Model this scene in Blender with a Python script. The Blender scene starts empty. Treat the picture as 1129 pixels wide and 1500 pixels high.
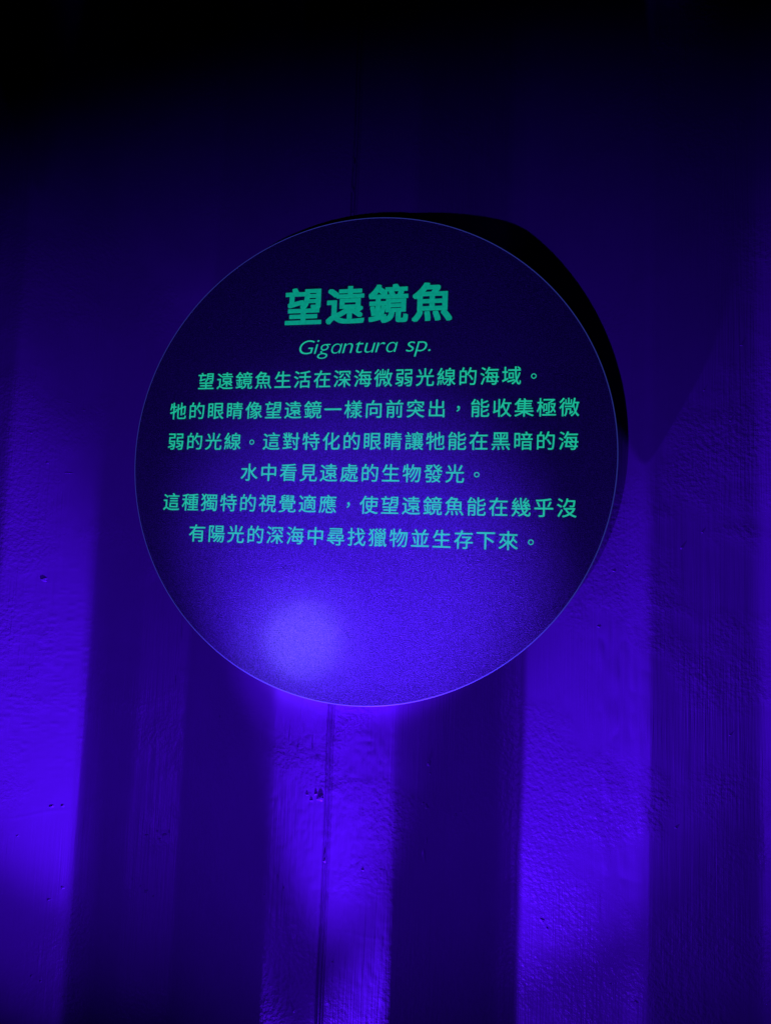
import bpy, bmesh, math, random
import numpy as np
from mathutils import Vector, Matrix

scene = bpy.context.scene
COL = scene.collection
MM = 0.001
rng = np.random.default_rng(7)
random.seed(7)

# ------------------------------------------------------------------ camera
cam_d = bpy.data.cameras.new('camera')
cam = bpy.data.objects.new('camera', cam_d)
COL.objects.link(cam)
R_ = Vector((0.9790, 0.2004, 0.0371)).normalized()
F_ = Vector((-0.2031, 0.9745, 0.0950)).normalized()
R_ = (R_ - F_ * R_.dot(F_)).normalized()
U_ = R_.cross(F_)
M = Matrix((R_, U_, -F_)).transposed().to_4x4()
M.translation = Vector((109.94, -448.27, -78.52)) * MM
cam.matrix_world = M
cam_d.sensor_fit = 'VERTICAL'
cam_d.sensor_height = 36.0
cam_d.lens = 36.0 * 1127 / 1500
cam_d.clip_start = 0.01
cam_d.clip_end = 50
scene.camera = cam

# ------------------------------------------------------------------ world, exposure
w = bpy.data.worlds.new('World')
scene.world = w
w.use_nodes = True
w.node_tree.nodes['Background'].inputs[0].default_value = (0.02, 0.005, 0.12, 1)
w.node_tree.nodes['Background'].inputs[1].default_value = 0.001
vs = scene.view_settings
vs.view_transform = 'Standard'
vs.look = 'None'
vs.exposure = 0
vs.gamma = 1
vs.use_curve_mapping = False

# ------------------------------------------------------------------ lamps (violet LED spots)
LAMP = (0.088, 0.012, 1.0)


def spot(name, loc, aim, power, angle, blend, radius, col=LAMP, sx=1.0):
    d = bpy.data.lights.new(name, 'SPOT')
    d.energy = power
    d.color = col
    d.spot_size = math.radians(angle)
    d.spot_blend = blend
    d.shadow_soft_size = radius
    o = bpy.data.objects.new(name, d)
    COL.objects.link(o)
    o.location = Vector(loc) * MM
    v = (Vector(aim) - Vector(loc))
    o.rotation_euler = v.to_track_quat('-Z', 'Y').to_euler()
    o.scale = (sx, 1, 1)
    return o


# room spot, low and further out: throws the black shadow up and to the right
spot('room_spot_lamp', (-110, -700, -384), (-65, 13, -112), 10.5, 46, 1.0, 0.005, sx=2.2)
# two unseen spots added low down close to the wall to light the ribs, crossing: each rakes over the plate between them (beam core and spill)
spot('added_left_wash', (100, -18, -600), (-225, 25, -165), 34, 22, 1.0, 0.004)
spot('added_left_wash_spill', (100, -18.5, -600), (-225, 25, -200), 7, 38, 1.0, 0.004)
spot('added_right_wash', (-140, -55, -580), (134, 28, -180), 24, 20, 1.0, 0.004)
spot('added_right_wash_spill', (-140, -55.5, -580), (134, 28, -240), 4.5, 34, 1.0, 0.004)
# unseen spot added straight under the sign to brighten the seam plate
spot('added_seam_wash', (-8, -35, -405), (-8, -16, -175), 11, 37, 1.0, 0.006)
# fill with no known source, added to lift the lower half of the disc
spot('added_sign_fill', (40, -330, -430), (4, 0, -74), 56.0, 19.5, 1.0, 0.004, sx=1.6)
# pale torch on the lower left of the disc: hot core and its wider spill
spot('torch_lamp', (-180, -420, -150), (-32, 0, -113), 14, 7.4, 1.0, 0.004, col=(0.24, 0.17, 1.0))
spot('torch_halo_lamp', (-180, -421, -150), (-34, 0, -113), 6, 12.5, 1.0, 0.004, col=(0.18, 0.11, 1.0))
spot('torch_spill_lamp', (-180, -422, -150), (-40, 0, -114), 6, 18, 1.0, 0.004)

# ------------------------------------------------------------------ materials
def new_mat(name):
    m = bpy.data.materials.new(name)
    m.use_nodes = True
    nt = m.node_tree
    return m, nt, nt.nodes, nt.links, nt.nodes['Principled BSDF']


def noise(nd, lk, vec, scale, detail=4, rough=0.55, dist=0.0):
    n = nd.new('ShaderNodeTexNoise')
    n.inputs['Scale'].default_value = scale
    n.inputs['Detail'].default_value = detail
    n.inputs['Roughness'].default_value = rough
    n.inputs['Distortion'].default_value = dist
    lk.new(vec, n.inputs['Vector'])
    return n.outputs[0]


def ramp(nd, lk, src, a, b):
    r = nd.new('ShaderNodeMapRange')
    r.inputs[1].default_value = a
    r.inputs[2].default_value = b
    r.interpolation_type = 'SMOOTHSTEP'
    lk.new(src, r.inputs[0])
    return r.outputs[0]


def math_(nd, lk, op, a, b):
    n = nd.new('ShaderNodeMath')
    n.operation = op
    for i, x in enumerate((a, b)):
        if isinstance(x, (int, float)):
            n.inputs[i].default_value = x
        else:
            lk.new(x, n.inputs[i])
    return n.outputs[0]


def mapping(nd, lk, src, scale):
    mp = nd.new('ShaderNodeMapping')
    mp.inputs['Scale'].default_value = scale
    lk.new(src, mp.inputs['Vector'])
    return mp.outputs[0]


def wall_material():
    m, nt, nd, lk, b = new_mat('painted_steel')
    tc = nd.new('ShaderNodeTexCoord').outputs['Object']
    # brushed and sagging gloss paint over steel
    peel = noise(nd, lk, tc, 420, 3, 0.5)
    streak = noise(nd, lk, mapping(nd, lk, tc, (900, 900, 22)), 1.0, 3, 0.5)
    streak2 = noise(nd, lk, mapping(nd, lk, tc, (260, 260, 9)), 1.0, 4, 0.6)
    lump = noise(nd, lk, tc, 150, 5, 0.6, 0.6)
    big = noise(nd, lk, tc, 14, 3, 0.5)
    big2 = noise(nd, lk, mapping(nd, lk, tc, (20, 20, 11)), 1.0, 3, 0.5)
    pm = ramp(nd, lk, big, 0.42, 0.62)
    sm = ramp(nd, lk, big2, 0.40, 0.60)
    h = math_(nd, lk, 'MULTIPLY', peel, math_(nd, lk, 'MULTIPLY', pm, 0.8))
    h = math_(nd, lk, 'ADD', h, math_(nd, lk, 'MULTIPLY', streak, math_(nd, lk, 'MULTIPLY', sm, 0.45)))
    h = math_(nd, lk, 'ADD', h, math_(nd, lk, 'MULTIPLY', streak2, 0.3))
    h = math_(nd, lk, 'ADD', h, math_(nd, lk, 'MULTIPLY', lump, math_(nd, lk, 'MULTIPLY', pm, 0.45)))
    bp = nd.new('ShaderNodeBump')
    bp.inputs['Strength'].default_value = 0.65
    bp.inputs['Distance'].default_value = 0.0012
    lk.new(h, bp.inputs['Height'])
    lk.new(bp.outputs[0], b.inputs['Normal'])
    # slightly uneven paint colour
    mix = nd.new('ShaderNodeMix')
    mix.data_type = 'RGBA'
    mix.inputs['A'].default_value = (0.30, 0.10, 0.34, 1)
    mix.inputs['B'].default_value = (0.36, 0.12, 0.42, 1)
    lk.new(noise(nd, lk, tc, 30, 6, 0.65), mix.inputs['Factor'])
    lk.new(mix.outputs['Result'], b.inputs['Base Color'])
    rr = nd.new('ShaderNodeMapRange')
    rr.inputs[3].default_value = 0.30
    rr.inputs[4].default_value = 0.46
    lk.new(noise(nd, lk, tc, 60, 4), rr.inputs[0])
    lk.new(rr.outputs[0], b.inputs['Roughness'])
    b.inputs['Specular IOR Level'].default_value = 0.5
    b.inputs['Specular Tint'].default_value = (0.9, 0.25, 1.0, 1)
    return m


def disc_material():
    m, nt, nd, lk, b = new_mat('matte_dark_print')
    tc = nd.new('ShaderNodeTexCoord').outputs['Object']
    bp = nd.new('ShaderNodeBump')
    bp.inputs['Strength'].default_value = 0.55
    bp.inputs['Distance'].default_value = 0.0012
    g = math_(nd, lk, 'ADD', noise(nd, lk, tc, 1500, 2, 0.6), math_(nd, lk, 'MULTIPLY', noise(nd, lk, tc, 600, 2, 0.5), 0.3))
    lk.new(g, bp.inputs['Height'])
    lk.new(bp.outputs[0], b.inputs['Normal'])
    mix = nd.new('ShaderNodeMix')
    mix.data_type = 'RGBA'
    mix.inputs['A'].default_value = (0.035, 0.055, 0.055, 1)
    mix.inputs['B'].default_value = (0.14, 0.17, 0.18, 1)
    lk.new(ramp(nd, lk, noise(nd, lk, tc, 1300, 2, 0.7), 0.32, 0.68), mix.inputs['Factor'])
    lk.new(mix.outputs['Result'], b.inputs['Base Color'])
    rg = nd.new('ShaderNodeMapRange')
    rg.inputs[1].default_value = 0.3
    rg.inputs[2].default_value = 0.7
    rg.inputs[3].default_value = 0.26
    rg.inputs[4].default_value = 0.40
    lk.new(noise(nd, lk, tc, 26, 6, 0.65, 0.8), rg.inputs[0])
    lk.new(rg.outputs[0], b.inputs['Roughness'])
    b.inputs['Specular IOR Level'].default_value = 0.6
    return m


def ink(name, base, emis, strength):
    m, nt, nd, lk, b = new_mat(name)
    b.inputs['Base Color'].default_value = (*base, 1)
    b.inputs['Roughness'].default_value = 0.6
    b.inputs['Specular IOR Level'].default_value = 0.2
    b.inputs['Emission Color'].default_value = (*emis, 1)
    tc = nd.new('ShaderNodeTexCoord').outputs['Object']
    r = nd.new('ShaderNodeMapRange')
    r.inputs[1].default_value = 0.3
    r.inputs[2].default_value = 0.7
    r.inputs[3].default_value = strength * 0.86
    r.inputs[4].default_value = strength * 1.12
    lk.new(noise(nd, lk, tc, 500, 3), r.inputs[0])
    lk.new(r.outputs[0], b.inputs['Emission Strength'])
    return m


def edge_material():
    m, nt, nd, lk, b = new_mat('acrylic_edge')
    b.inputs['Base Color'].default_value = (0.3, 0.5, 0.4, 1)
    b.inputs['Roughness'].default_value = 0.35
    b.inputs['Emission Color'].default_value = (0.10, 0.20, 1.0, 1)
    b.inputs['Emission Strength'].default_value = 0.10  # faint glow stands in for light carried out through the acrylic edge
    return m


MW = wall_material()
MD = disc_material()
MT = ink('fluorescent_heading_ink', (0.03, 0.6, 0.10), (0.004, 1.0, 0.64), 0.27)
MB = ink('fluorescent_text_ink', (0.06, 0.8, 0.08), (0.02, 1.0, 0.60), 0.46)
ME = edge_material()
mg, _, _, _, bb = new_mat('dark_grey')
bb.inputs['Base Color'].default_value = (0.05, 0.05, 0.05, 1)
MG = mg

# ------------------------------------------------------------------ helpers
def empty(name, loc=(0, 0, 0)):
    o = bpy.data.objects.new(name, None)
    o.empty_display_size = 0.05
    o.location = loc
    COL.objects.link(o)
    return o


def mesh_obj(name, verts, faces, mat, parent=None, smooth=False, off=(0, 0, 0)):
    me = bpy.data.meshes.new(name)
    me.from_pydata([tuple(v) for v in verts], [], faces)
    me.update()
    o = bpy.data.objects.new(name, me)
    me.materials.append(mat)
    COL.objects.link(o)
    if parent:
        o.parent = parent
        o.matrix_parent_inverse = Matrix.Identity(4)
    if smooth:
        me.polygons.foreach_set('use_smooth', [True] * len(me.polygons))
    return o


def grid_obj(name, X, Z, Y, mat, parent):
    """sheet of quads through points X[i], Y[j, i], Z[j] (metres)"""
    nx, nz = len(X), len(Z)
    co = np.empty((nz, nx, 3), np.float32)
    co[:, :, 0] = X[None]
    co[:, :, 2] = Z[:, None]
    co[:, :, 1] = Y
    idx = np.arange(nx * nz).reshape(nz, nx)
    q = np.stack([idx[:-1, :-1], idx[:-1, 1:], idx[1:, 1:], idx[1:, :-1]], -1).reshape(-1, 4)
    me = bpy.data.meshes.new(name)
    me.vertices.add(nx * nz)
    me.vertices.foreach_set('co', co.ravel())
    me.loops.add(q.size)
    me.loops.foreach_set('vertex_index', q.ravel().astype(np.int32))
    me.polygons.add(len(q))
    me.polygons.foreach_set('loop_start', np.arange(0, q.size, 4, dtype=np.int32))
    me.polygons.foreach_set('loop_total', np.full(len(q), 4, np.int32))
    me.polygons.foreach_set('use_smooth', np.ones(len(q), bool))
    me.update(calc_edges=True)
    me.materials.append(mat)
    o = bpy.data.objects.new(name, me)
    COL.objects.link(o)
    o.parent = parent
    return o


# ------------------------------------------------------------------ corrugated wall
OUT, INN = 13.0, 45.0
PROF = [(-1500, OUT), (-880, OUT), (-810, INN), (-735, INN), (-665, OUT), (-590, OUT), (-545, INN), (-470, INN),
        (-400, OUT), (-252, OUT), (-200, INN - 1), (-162, INN - 2), (-125, INN + 3), (-52, OUT), (25.5, OUT), (84, INN - 1), (95.5, INN),
        (157, 20.5), (167.5, OUT), (226, OUT), (239, 8), (256, OUT), (310, INN), (360, INN), (422, OUT), (500, OUT), (560, INN), (630, INN), (700, OUT), (1500, OUT)]  # small lip near the right edge added to catch the wash light
px_ = np.array([a for a, _ in PROF], float)
py_ = np.array([b for _, b in PROF], float)
SEAM = -14.7


def prof(x):
    acc = 0
    ks = np.linspace(-5.0, 5.0, 21)
    wt = np.exp(-(ks / 3.2) ** 2)
    for k, wv in zip(ks, wt):
        acc = acc + wv * np.interp(x + k, px_, py_)
    return acc / wt.sum()


def smooth_noise(shape_x, shape_z, sx, sz, seed):
    """value noise sampled on the x, z arrays (mm) with cell sizes sx, sz (mm)"""
    r = np.random.default_rng(seed)
    tab = r.standard_normal((256, 256))
    gx, gz = shape_x / sx + 1000.3, shape_z / sz + 1000.7
    ix, iz = np.floor(gx).astype(int), np.floor(gz).astype(int)
    fx, fz = gx - ix, gz - iz
    fx, fz = fx * fx * (3 - 2 * fx), fz * fz * (3 - 2 * fz)
    a = tab[np.ix_(iz % 256, ix % 256)]
    b = tab[np.ix_(iz % 256, (ix + 1) % 256)]
    c = tab[np.ix_((iz + 1) % 256, ix % 256)]
    d = tab[np.ix_((iz + 1) % 256, (ix + 1) % 256)]
    return (a * (1 - fx) + b * fx) * (1 - fz[:, None]) + (c * (1 - fx) + d * fx) * fz[:, None]


def wall_depth(X, Z):
    """depth (mm) of the painted surface; smaller is nearer the viewer"""
    Y = np.repeat(prof(X)[None], len(Z), 0)
    Y = Y + 0.35 * smooth_noise(X, Z, 60, 90, 1) + 0.10 * smooth_noise(X, Z, 22, 40, 2)
    # sagging paint wrinkles along the bend right of the disc and on the plate left of it
    def win(v, a, b, s):
        return 1 / (1 + np.exp(-(v - a) / s)) * 1 / (1 + np.exp((v - b) / s))
    wr = win(X, 140, 166, 3)[None] * win(Z, -270, -75, 12)[:, None]
    Y = Y - wr * 0.32 * np.abs(smooth_noise(X, Z, 4.5, 13, 3))
    wl = win(X, -60, 26, 3)[None] * win(Z, -330, -150, 15)[:, None]
    Y = Y - wl * 0.13 * np.abs(smooth_noise(X, Z, 3.5, 5.5, 4))
    wl2 = win(X, -262, -198, 4)[None] * win(Z, -205, -80, 15)[:, None]
    Y = Y - wl2 * 0.12 * np.abs(smooth_noise(X, Z, 5.0, 2.6, 5))
    # horizontal paint ridges
    for (x0, x1, z0, hgt) in ((-268, -206, -243, .35), (-262, -220, -292, .3), (-14, 22, -284, .3), (4, 26, -230, .25), (-240, -215, -325, .25)):
        zz = z0 + 1.2 * np.sin((X - x0) / 7.0) + 0.05 * (X - x0)
        Y = Y - 0.4 * hgt * win(X, x0, x1, 3)[None] * np.exp(-((Z[:, None] - zz[None]) / 0.9) ** 2)
    return Y


def axis(lo, hi, a, b, fine, coarse):
    left = np.linspace(lo, a, max(2, int((a - lo) / coarse)))[:-1] if lo < a else np.array([])
    mid = np.arange(max(a, lo), min(b, hi), fine)
    right = np.linspace(min(b, hi), hi, max(2, int((hi - b) / coarse))) if hi > b else np.array([hi])
    return np.concatenate([left, mid, right])


wall = empty('corrugated_wall', (0, 0.013, -1.1))
wall['label'] = 'violet-lit painted corrugated steel wall behind the round sign'
wall['category'] = 'wall'
WOFF = np.array([0, 13.0, -1100.0])
Zs = axis(-1100, 1000, -385, 360, 0.8, 12)
SW = 3.2


def put_sheet(name, X, Y):
    return grid_obj(name, (X - WOFF[0]) * MM, (Zs - WOFF[2]) * MM, (Y - WOFF[1]) * MM, MW, wall)


XL = axis(-1400, SEAM - SW, -310, SEAM - SW, 0.8, 8)
put_sheet('steel_sheet', XL, wall_depth(XL, Zs))
XR = axis(SEAM + SW, 1400, SEAM + SW, 260, 0.8, 8)
put_sheet('steel_sheet', XR, wall_depth(XR, Zs))
# weld seam between the two sheets: groove with two thin beads
XS = np.linspace(SEAM - SW, SEAM + SW, 41)
YS = wall_depth(XS, Zs)
wob = 0.3 * np.interp(Zs, np.linspace(-1100, 1000, 60), rng.standard_normal(60))
u = (XS - SEAM)[None] - wob[:, None]
rough_ = 0.25 * smooth_noise(XS, Zs, 1.2, 3.5, 9)
fade = np.clip(1 - np.abs((XS - SEAM) / SW) ** 6, 0, 1)[None]
YS = YS + fade * (1.7 * np.exp(-((u + 1.1) / 0.75) ** 2) - 0.75 * np.exp(-((u - 0.35) / 0.55) ** 2)
                  + 0.7 * np.exp(-((u - 1.25) / 0.4) ** 2) - 0.55 * np.exp(-((u - 2.0) / 0.5) ** 2) + 0.25 * rough_)
put_sheet('weld_seam', XS, YS)


def lump(x, z, r, hgt, sx=1.0, sz=1.0, name='paint_lump', seed=0):
    """a raised, irregular blob of dried paint on the wall surface"""
    rr = np.random.default_rng(seed)
    n, k = 22, 6
    ph = rr.uniform(0, 6.28, 4)
    y0 = wall_depth(np.array([x]), np.array([z]))[0, 0]
    sl = (prof(np.array([x + 1.0]))[0] - prof(np.array([x - 1.0]))[0]) / 2
    vs_, fs = [], []
    for j in range(k + 1):
        t = j / k
        for i in range(n):
            a = 2 * math.pi * i / n
            rad = r * t * (1 + 0.22 * math.sin(2 * a + ph[0]) + 0.16 * math.sin(3 * a + ph[1]) + 0.1 * math.sin(5 * a + ph[2]))
            dx, dz = rad * sx * math.cos(a), rad * sz * math.sin(a)
            d = -hgt * (1 - t ** 2.2) * (1 + 0.18 * math.sin(3 * a + ph[3]) * t) + 0.15 * t
            vs_.append((((x + dx) - WOFF[0]) * MM, (y0 + sl * dx + d - WOFF[1]) * MM, ((z + dz) - WOFF[2]) * MM))
    for j in range(k):
        for i in range(n):
            a, b2 = j * n + i, j * n + (i + 1) % n
            fs.append((a, a + n, b2 + n, b2))
    return mesh_obj(name, vs_, fs, MW, wall, True)


LUMPS = [  # x, z, radius, height, stretch x, stretch z
    (-19.5, -207, 2.2, 1.5, 1.2, 1.0), (-22.5, -205, 1.2, 1.0, 1, 1), (-25, -209, 1.0, .7, 1, 1), (-28, -206, .9, .6, 1, 1),
    (44, -184, 1.3, 1.1, 1, 1.3), (45, -190, .7, .6, 1, 1), (41.5, -207, .9, .8, 1, 1), (43.5, -209, 1.5, 1.3, 1, 1),
    (44, -229, 1.1, 1.0, 1, 1.6), (43, -237, 1.3, .8, 1, 3.2), (60, -215, 1.2, .9, 1.1, 1), (63, -213, .8, .6, 1, 1), (61, -226, .7, .5, 1, 2),
    (-136, -250, 1.1, .8, 1.4, 1), (-141, -248, .8, .7, 1, 1), (-133, -248, .9, .7, 1, 1.4), (-139, -253, .9, .6, 1, 1), (-148, -251, .9, .6, 1.8, .7),
    (-146, -287, 1.1, .8, 1.5, 1), (-141, -290, .8, .6, 1, 1), (-150, -284, .6, .5, 1, 1), (-156, -280, .6, .5, 1, 1),
    (-96, -168, .8, .7, 1, 1.3), (-83, -232, .6, .4, 1, 1),
    (-228, -83, 1.9, 1.3, 1.2, .8), (-231, -2, .9, .6, 1.3, 1), (-241, 18, .8, .6, 1.3, .8), (-219, -8, 1.2, .5, 2.4, .5),
    (-213, 38, .8, .5, 1.6, .8), (-222, 42, .7, .5, 2.2, .6), (-226, 124, .7, .5, 2, .7), (-196, 115, .7, .5, 2, .6),
    (-214, -236, 1.2, .9, 1, .9), (-208, -236, 1.0, .8, 1, .9), (-231, -254, .8, .5, 1, 1), (-205, -290, 1.2, .7, 1, 1), (-212, -297, 1.0, .7, 1, 1),
    (-218, -345, .9, .6, 1, 1), (-213, -349, .8, .5, 1, 1),
    (150, -65, .8, .6, 1.3, 1), (157, -62, .6, .5, 1, 1), (142, -98, .9, .6, 1.6, .7), (186, -51, .8, .6, 1.2, 1), (197, -42, .6, .5, 1, 1),
    (112, -272, 1.3, .6, 1.5, .8), (115, -276, .8, .5, 1, 1), (163, -300, .8, .7, 1.6, .7), (150, -296, .7, .5, 1, 1),
    (183, -205, .8, .5, 1.2, .7), (211, -153, .7, .5, 1, 1), (198, 40, .6, .5, 1, 1), (218, 66, .6, .5, 1.6, .6), (212, 22, .6, .5, 1, 1),
    (-8, -300, .8, .5, 1.4, .6), (8, -246, .9, .5, 1.6, .6), (-44, -256, 1.2, .5, .5, 2.4), (-40, -262, .9, .5, .5, 2), (-52, -267, .7, .5, 1, 1),
    (-30, -330, .9, .6, .8, 1.4), (-15, -243, 1.3, .8, 1, 1.2), (96, 128, .6, .4, 1, 1), (-16, 176, 1.2, .7, .8, 2.0), (-15, 160, 1.3, .7, .9, 1.6), (-16, 196, .8, .6, .8, 2.4), (-15, 149, 1.1, .6, 1.6, .8),
]
for i, a in enumerate(LUMPS):
    a = (*a[:3], a[3] * 0.9, *a[4:])
    lump(*a, seed=100 + i)
for i, (x, z, r, sz) in enumerate([(-133, -112, .5, 22), (-125, -118, .45, 18), (-119, -95, .5, 16), (-128, -95, .4, 26), (-135, -148, .45, 10), (-41, -172, .5, 16), (-35, -180, .4, 20), (-26, -176, .5, 14)]):
    lump(x, z, r, .45, 1.0, sz, 'paint_drip', seed=300 + i)

# ------------------------------------------------------------------ round sign
RAD, TH = 150.0, 4.0
sign = empty('round_sign', (0, 0.004, 0))
sign['label'] = 'round dark sign with glowing green Chinese text about a deep-sea fish'
sign['category'] = 'sign'


def ring_mesh(profile, n=360):
    """surface of revolution about the Y axis; profile = [(radius, y)] in mm, from the sign's base at y = 4 mm"""
    vs_, fs = [], []
    for (r, y) in profile:
        for i in range(n):
            a = 2 * math.pi * i / n
            vs_.append((r * math.cos(a) * MM, (y - 4.0) * MM, r * math.sin(a) * MM))
    for j in range(len(profile) - 1):
        for i in range(n):
            a, b2 = j * n + i, j * n + (i + 1) % n
            fs.append((a, b2, b2 + n, a + n))
    return vs_, fs, n


v_, f_, n_ = ring_mesh([(RAD - 0.75, 0.0), (RAD - 0.75, 0.6)])
f_.append(tuple(range(n_ - 1, -1, -1)))
f_.append(tuple(range(n_, 2 * n_)))
mesh_obj('sign_face', v_, f_, MD, sign)
v_, f_, n_ = ring_mesh([(RAD - 0.72, 0.62), (RAD - 0.72, 0.0), (RAD - 0.45, 0.02), (RAD - 0.1, 0.25), (RAD, 0.6), (RAD, TH - .3), (RAD - .3, TH)])
f_.append(tuple(range((7 - 1) * n_, 7 * n_)))
f_.append(tuple(range(n_ - 1, -1, -1)))
rim = mesh_obj('acrylic_rim', v_, f_, ME, sign, True)
rim.data.materials.append(MG)
for k_, p_ in enumerate(rim.data.polygons):
    if k_ >= 3 * n_:
        p_.material_index = 1


# unseen hoop added behind the disc to stop light leaking past; also spaces it off
v_, f_, n_ = ring_mesh([(122, TH + 0.01), (122, 13.2), (114, 13.2), (114, TH + 0.01), (122, TH + 0.01)], 180)
mesh_obj('light_stop_hoop', v_, f_, MG, sign)

dg = bpy.context.evaluated_depsgraph_get


def glyph(ch, bold=0.0, shear=0.0):
    c = bpy.data.curves.new('glyph', 'FONT')
    c.body = ch
    c.offset = bold
    c.shear = shear
    c.fill_mode = 'FRONT'
    c.resolution_u = 6
    o = bpy.data.objects.new('glyph', c)
    COL.objects.link(o)
    d = dg()
    d.update()
    e = o.evaluated_get(d)
    me = e.to_mesh()
    vs_ = np.array([tuple(v.co) for v in me.vertices])
    fs = [tuple(p.vertices) for p in me.polygons]
    e.to_mesh_clear()
    bpy.data.objects.remove(o)
    bpy.data.curves.remove(c)
    return vs_, fs


CACHE = {}


def ring_glyph(ro, ri, n=32):
    vs_, fs = [], []
    for r in (ro, ri):
        for i in range(n):
            a = 2 * math.pi * i / n
            vs_.append((r * math.cos(a), r * math.sin(a), 0))
    for i in range(n):
        j = (i + 1) % n
        fs.append((i, j, n + j, n + i))
    return np.array(vs_), fs


def embolden(g, f, b, n=8):
    """heavier weight: the same letter printed n times round a small square, each pass a hair above the last"""
    V, Fc = [], []
    for i in range(n):
        dx, dy = [(-1, -1), (1, -1), (1, 1), (-1, 1), (0, -1), (1, 0), (0, 1), (-1, 0)][i]
        k = len(V)
        for q in g:
            V.append((q[0] + b * dx, q[1] + b * dy * 0.8, i * 0.0006))
        Fc += [tuple(j + k for j in p) for p in f]
    return np.array(V), Fc


def text_row(name, chars, x0, pitch, zbase, em, mat, bold=0.0, sxx=1.0):
    """one line of characters: cell k is centred at x0 + k*pitch (mm), glyph baseline box bottom at zbase"""
    V, Fc, n0 = [], [], 0
    for k, ch in enumerate(chars):
        cx = x0 + k * pitch
        if ch == '。':
            g, f = ring_glyph(0.135, 0.088)
            P = g * em + np.array([0, 0.40 * em, 0])
        elif ch == '，':
            g, f = CACHE.setdefault((ch, bold), glyph(ch, bold))
            mid = (g.min(0) + g.max(0)) / 2
            P = (g - mid) * em * 0.85 + np.array([0, 0.42 * em, 0])
        else:
            g, f = CACHE.setdefault((ch, bold), embolden(*glyph(ch), bold) if bold else glyph(ch))
            P = (g - np.array([0.5, -0.07, 0])) * em
            P[:, 0] *= sxx
        for q in P:
            V.append(((cx + q[0]) * MM, (-4.06 - q[2]) * MM, (zbase + q[1]) * MM))
        for poly in f:
            Fc.append(tuple(i + n0 for i in poly))
        n0 += len(P)
    return mesh_obj(name, V, Fc, mat, sign)


text_row('heading', '望遠鏡魚', -40.83, 27.13, 82.6, 25.2, MT, 0.028, 1.0)
PITCH = 12.845
EM = 11.75
ROWS = [('望遠鏡魚生活在深海微弱光線的海域。', -103.55, 41.93),
        ('牠的眼睛像望遠鏡一樣向前突出，能收集極微', -121.58, 22.66),
        ('弱的光線。這對特化的眼睛讓牠能在黑暗的海', -121.81, 2.94),
        ('水中看見遠處的生物發光。', -71.10, -16.61),
        ('這種獨特的視覺適應，使望遠鏡魚能在幾乎沒', -122.23, -35.95),
        ('有陽光的深海中尋找獵物並生存下來。', -103.41, -55.47)]
for s, x0, z in ROWS:
    text_row('text_line', s, x0, PITCH, z, EM, MB, 0.005)


def latin_row(name, s, xl, xr, zbase, cap, mat, bold):
    V, Fc, n0, pen = [], [], 0, 0.0
    parts = []
    for ch in s:
        if ch == ' ':
            pen += 0.34
            continue
        g, f = glyph('ɑ' if ch == 'a' else ch, bold)
        if ch == 'a':
            g = g * (0.455 / 0.55)
        if ch not in 'G.':
            g = g * 1.09
        lo, hi = g[:, 0].min(), g[:, 0].max()
        P = g.copy()
        P[:, 0] += pen - lo
        parts.append((P, f))
        pen += (hi - lo) + 0.095
    hc = 0.69
    for P, f in parts:
        P[:, 0] += P[:, 1] * 0.22
    allp = np.concatenate([p for p, _ in parts])
    a, b = allp[:, 0].min(), allp[:, 0].max()
    sx = (xr - xl) / (b - a)
    sz = cap / hc
    for P, f in parts:
        for q in P:
            V.append(((xl + (q[0] - a) * sx) * MM, -4.06 * MM, (zbase + q[1] * sz) * MM))
        for poly in f:
            Fc.append(tuple(i + n0 for i in poly))
        n0 += len(P)
    return mesh_obj(name, V, Fc, mat, sign)


latin_row('species_name', 'Gigantura sp.', -42.3, 40.5, 63.2, 9.0, MB, -0.012)
